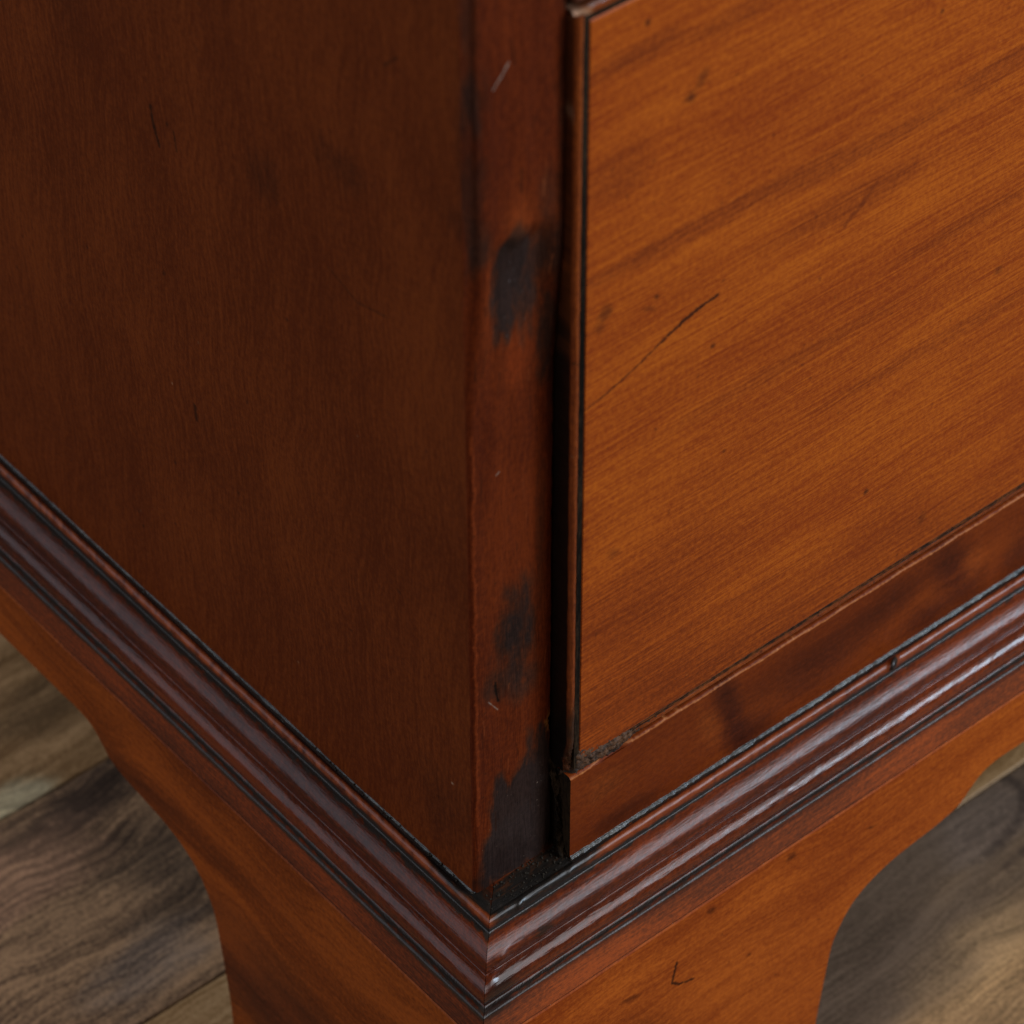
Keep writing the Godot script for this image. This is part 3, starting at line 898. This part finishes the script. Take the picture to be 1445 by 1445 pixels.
	bt.grow(220, 8, 5.0, false, 670, Color(0.56, 0.27, 0.085), Color(0.38, 0.155, 0.05), {"wave": 1.0, "fine": 1.5, "pores": 0.4})
	bt.specks(70, 671, Color(0.15, 0.07, 0.04), 0.6, 0.3)
	bt.specks(30, 672, Color(0.66, 0.58, 0.48), 0.6, 0.2)
	bt.stain(200, 4, 16, 6, 0, Color(0.16, 0.10, 0.07), 0.85, 0.6, 0.5, 673)
	bt.stain(160, 7.2, 112, 1.6, 0, Color(0.07, 0.05, 0.04), 0.97, 0.3, 0.1, 674)  # near-black outer side of the upright bead: painted shade of the gap
	bt.stain(20, 7.2, 70, 1.6, 0, Color(0.22, 0.11, 0.06), 0.8, 0.5, 0.3, 676)  # browner upper end of the painted gap shade
	bt.stain(23, 5, 4, 2.0, 0, Color(0.66, 0.56, 0.48), 0.7, 0.7, 0.5, 675)  # chipped top corner, its bright highlight painted in as a pale dab
	var bm := varnished(bt, 0.42, 0.3, 0.2, 0.02, 0.2)
	var n := noise(680, 0.15, 3)
	for which in 3:
		var p := PackedVector3Array()
		var uv := PackedVector2Array()
		var rows := 300
		var cols := 16
		var z_in := -24.55
		for r in rows:
			var w := r / (rows - 1.0)
			for k in cols:
				# cross-section: back edge, outer side, half round, inner side, back edge
				var u := 0.0
				var x := 0.0
				if k == 0:
					u = 0.0; x = -10.0
				elif k == cols - 1:
					u = 1.0; x = -10.0
				else:
					var an := (k - 1) / (cols - 3.0) * PI
					u = 0.5 - 0.5 * cos(an)
					x = RAIL_X - 0.7 + 1.1 * sin(an)
				var along := 0.0
				if which == 0:
					along = lerpf(157.0, 363.6, w)
					var broken := smoothstep(168.0, 159.0, along)
					x = minf(x, x - broken * (1.4 + 1.2 * n.get_noise_2d(along * 6.0, k * 2.0))) if k > 0 and k < cols - 1 else x
					var width := 2.0
					p.append(Vector3(x + 0.14 * n.get_noise_2d(along, k * 0.3), along, z_in + width * (1.0 - u) + 0.1 * n.get_noise_1d(along * 0.7)))
					uv.append(Vector2((363.6 - along) / 220.0, 0.1 + u * 0.3 if k > 1 else 0.92 - 0.1 * k))
				elif which == 1:
					along = lerpf(-22.4, FAR_Z + 23.0, w * w)
					var worn := smoothstep(-26.0, -22.4, along)
					p.append(Vector3(x - 0.9 * worn * float(k > 0 and k < cols - 1) + 0.1 * n.get_noise_2d(along, k * 0.3 + 20.0), 362.3 + 2.6 * u * (1.0 - 0.25 * worn), along))
					uv.append(Vector2(-along / 220.0, 0.5 + u * 0.3))
				else:
					along = lerpf(-40.5 + 0.8 * n.get_noise_1d(k * 9.0), FAR_Z + 23.0, w * w)
					var ragged := smoothstep(-47.0, -40.5, along) * (0.8 + n.get_noise_2d(along * 5.0, k * 3.0))
					p.append(Vector3(x - 0.75 - maxf(0.0, ragged) * float(k > 0 and k < cols - 1), 155.75 + 2.35 * u + 0.08 * n.get_noise_2d(along, k * 0.3), along))
					uv.append(Vector2(-along / 220.0, 0.5 + u * 0.3))
		put("cock_bead", sheet(p, rows, cols, uv, Vector3(1, 0, 0)), bm, d)
	# rough broken wood and packed dirt where the bottom bead is missing
	var rt := Wood.new()
	rt.grow(24, 12, 14.0, false, 690, Color(0.35, 0.22, 0.115), Color(0.10, 0.062, 0.036), {"wave": 2.0, "fine": 0.6, "bands": 0.5, "lines": 0.2, "pores": 0.2, "clouds": 1.4, "band": 0.25, "stretch": 0.4, "mottle": 0.5})
	var rm := varnished(rt, 0.75, 0.0, 0.3, 0.012)
	var rn := noise(691, 0.5, 4)
	var p2 := PackedVector3Array()
	var uv2 := PackedVector2Array()
	var nu := 130
	var nv := 26
	for i in nu:
		for j in nv:
			var z := lerpf(-22.9, -66.0, i / (nu - 1.0))
			var v := j / (nv - 1.0)
			var top := 160.2 + 3.0 * smoothstep(-36.0, -25.0, z) + 0.9 * rn.get_noise_1d(z * 1.5)
			var y := lerpf(153.4 + 1.2 * smoothstep(-38.0, -46.0, z), top, v)
			var x := 5.75 - 1.5 * pow(1.0 - v, 2.0) - 0.75 * pow(v, 8.0) + 0.55 * rn.get_noise_2d(z, y) + 0.35 * rn.get_noise_2d(z * 3.0, y * 3.0) - 2.5 * smoothstep(-25.5, -22.9, z) - 0.5 * smoothstep(-39.0, -44.0, z) - 0.45 * smoothstep(-46.0, -64.0, z)
			p2.append(Vector3(x, y, z))
			uv2.append(Vector2((-z - 20.0) / 24.0, (165.0 - y) / 12.0))
	put("broken_edge", sheet(p2, nu, nv, uv2, Vector3(1, 0.2, 0)), rm, d)

func board_uv(m: Mesh, origin: Vector2, size: Vector2) -> ArrayMesh:
	var a := m.surface_get_arrays(0)
	var v: PackedVector3Array = a[Mesh.ARRAY_VERTEX]
	var uv := PackedVector2Array()
	for q in v:
		uv.append(Vector2((origin.x - q.z / MM) / size.x, (origin.y - q.y / MM) / size.y))
	a[Mesh.ARRAY_TEX_UV] = uv
	var o := ArrayMesh.new()
	o.add_surface_from_arrays(Mesh.PRIMITIVE_TRIANGLES, a)
	return o

func build_carcass() -> void:
	var t := Wood.new()
	t.grow(120, 60, 3.0, false, 700, Color(0.42, 0.19, 0.08), Color(0.28, 0.11, 0.05))
	var m := varnished(t, 0.45, 0.3, 0.3, 0.01)
	var inside := flat(Color(0.20, 0.12, 0.07), 0.8)
	put("drawer_divider", board(Vector3(-40, 365.6, FAR_Z), Vector3(RAIL_X - 0.6, 384, -22.9), 0.6, 2, 1, 0, 360, 120, 60), m, chest)
	put("upper_rail", board(Vector3(-40, 384.3, FAR_Z), Vector3(RAIL_X - 1.5, CASE_TOP, -22.9), 0.6, 2, 1, 0, 360, 120, 60), m, chest)
	put("bottom_board", board(Vector3(BACK_X, 104, FAR_Z), Vector3(RAIL_X - 8, 119, -1), 0.5, 0, 2, 0, 0, 120, 60), inside, chest)
	put("back_board", board(Vector3(BACK_X - 12, 104, FAR_Z), Vector3(BACK_X - 0.3, CASE_TOP, -1), 0.5, 2, 1, 0, 0, 120, 60), inside, chest)
	put("top_board", board(Vector3(BACK_X - 12, CASE_TOP + 0.3, FAR_Z - 4), Vector3(RAIL_X + 4, CASE_TOP + 16, 4), 1.5, 2, 0, 0, 0, 120, 60), m, chest)
	put("far_side_panel", board(Vector3(BACK_X, 104, FAR_Z - 18), Vector3(RAIL_X, CASE_TOP, FAR_Z - 0.3), 0.5, 0, 1, 0, 0, 120, 60), m, chest)
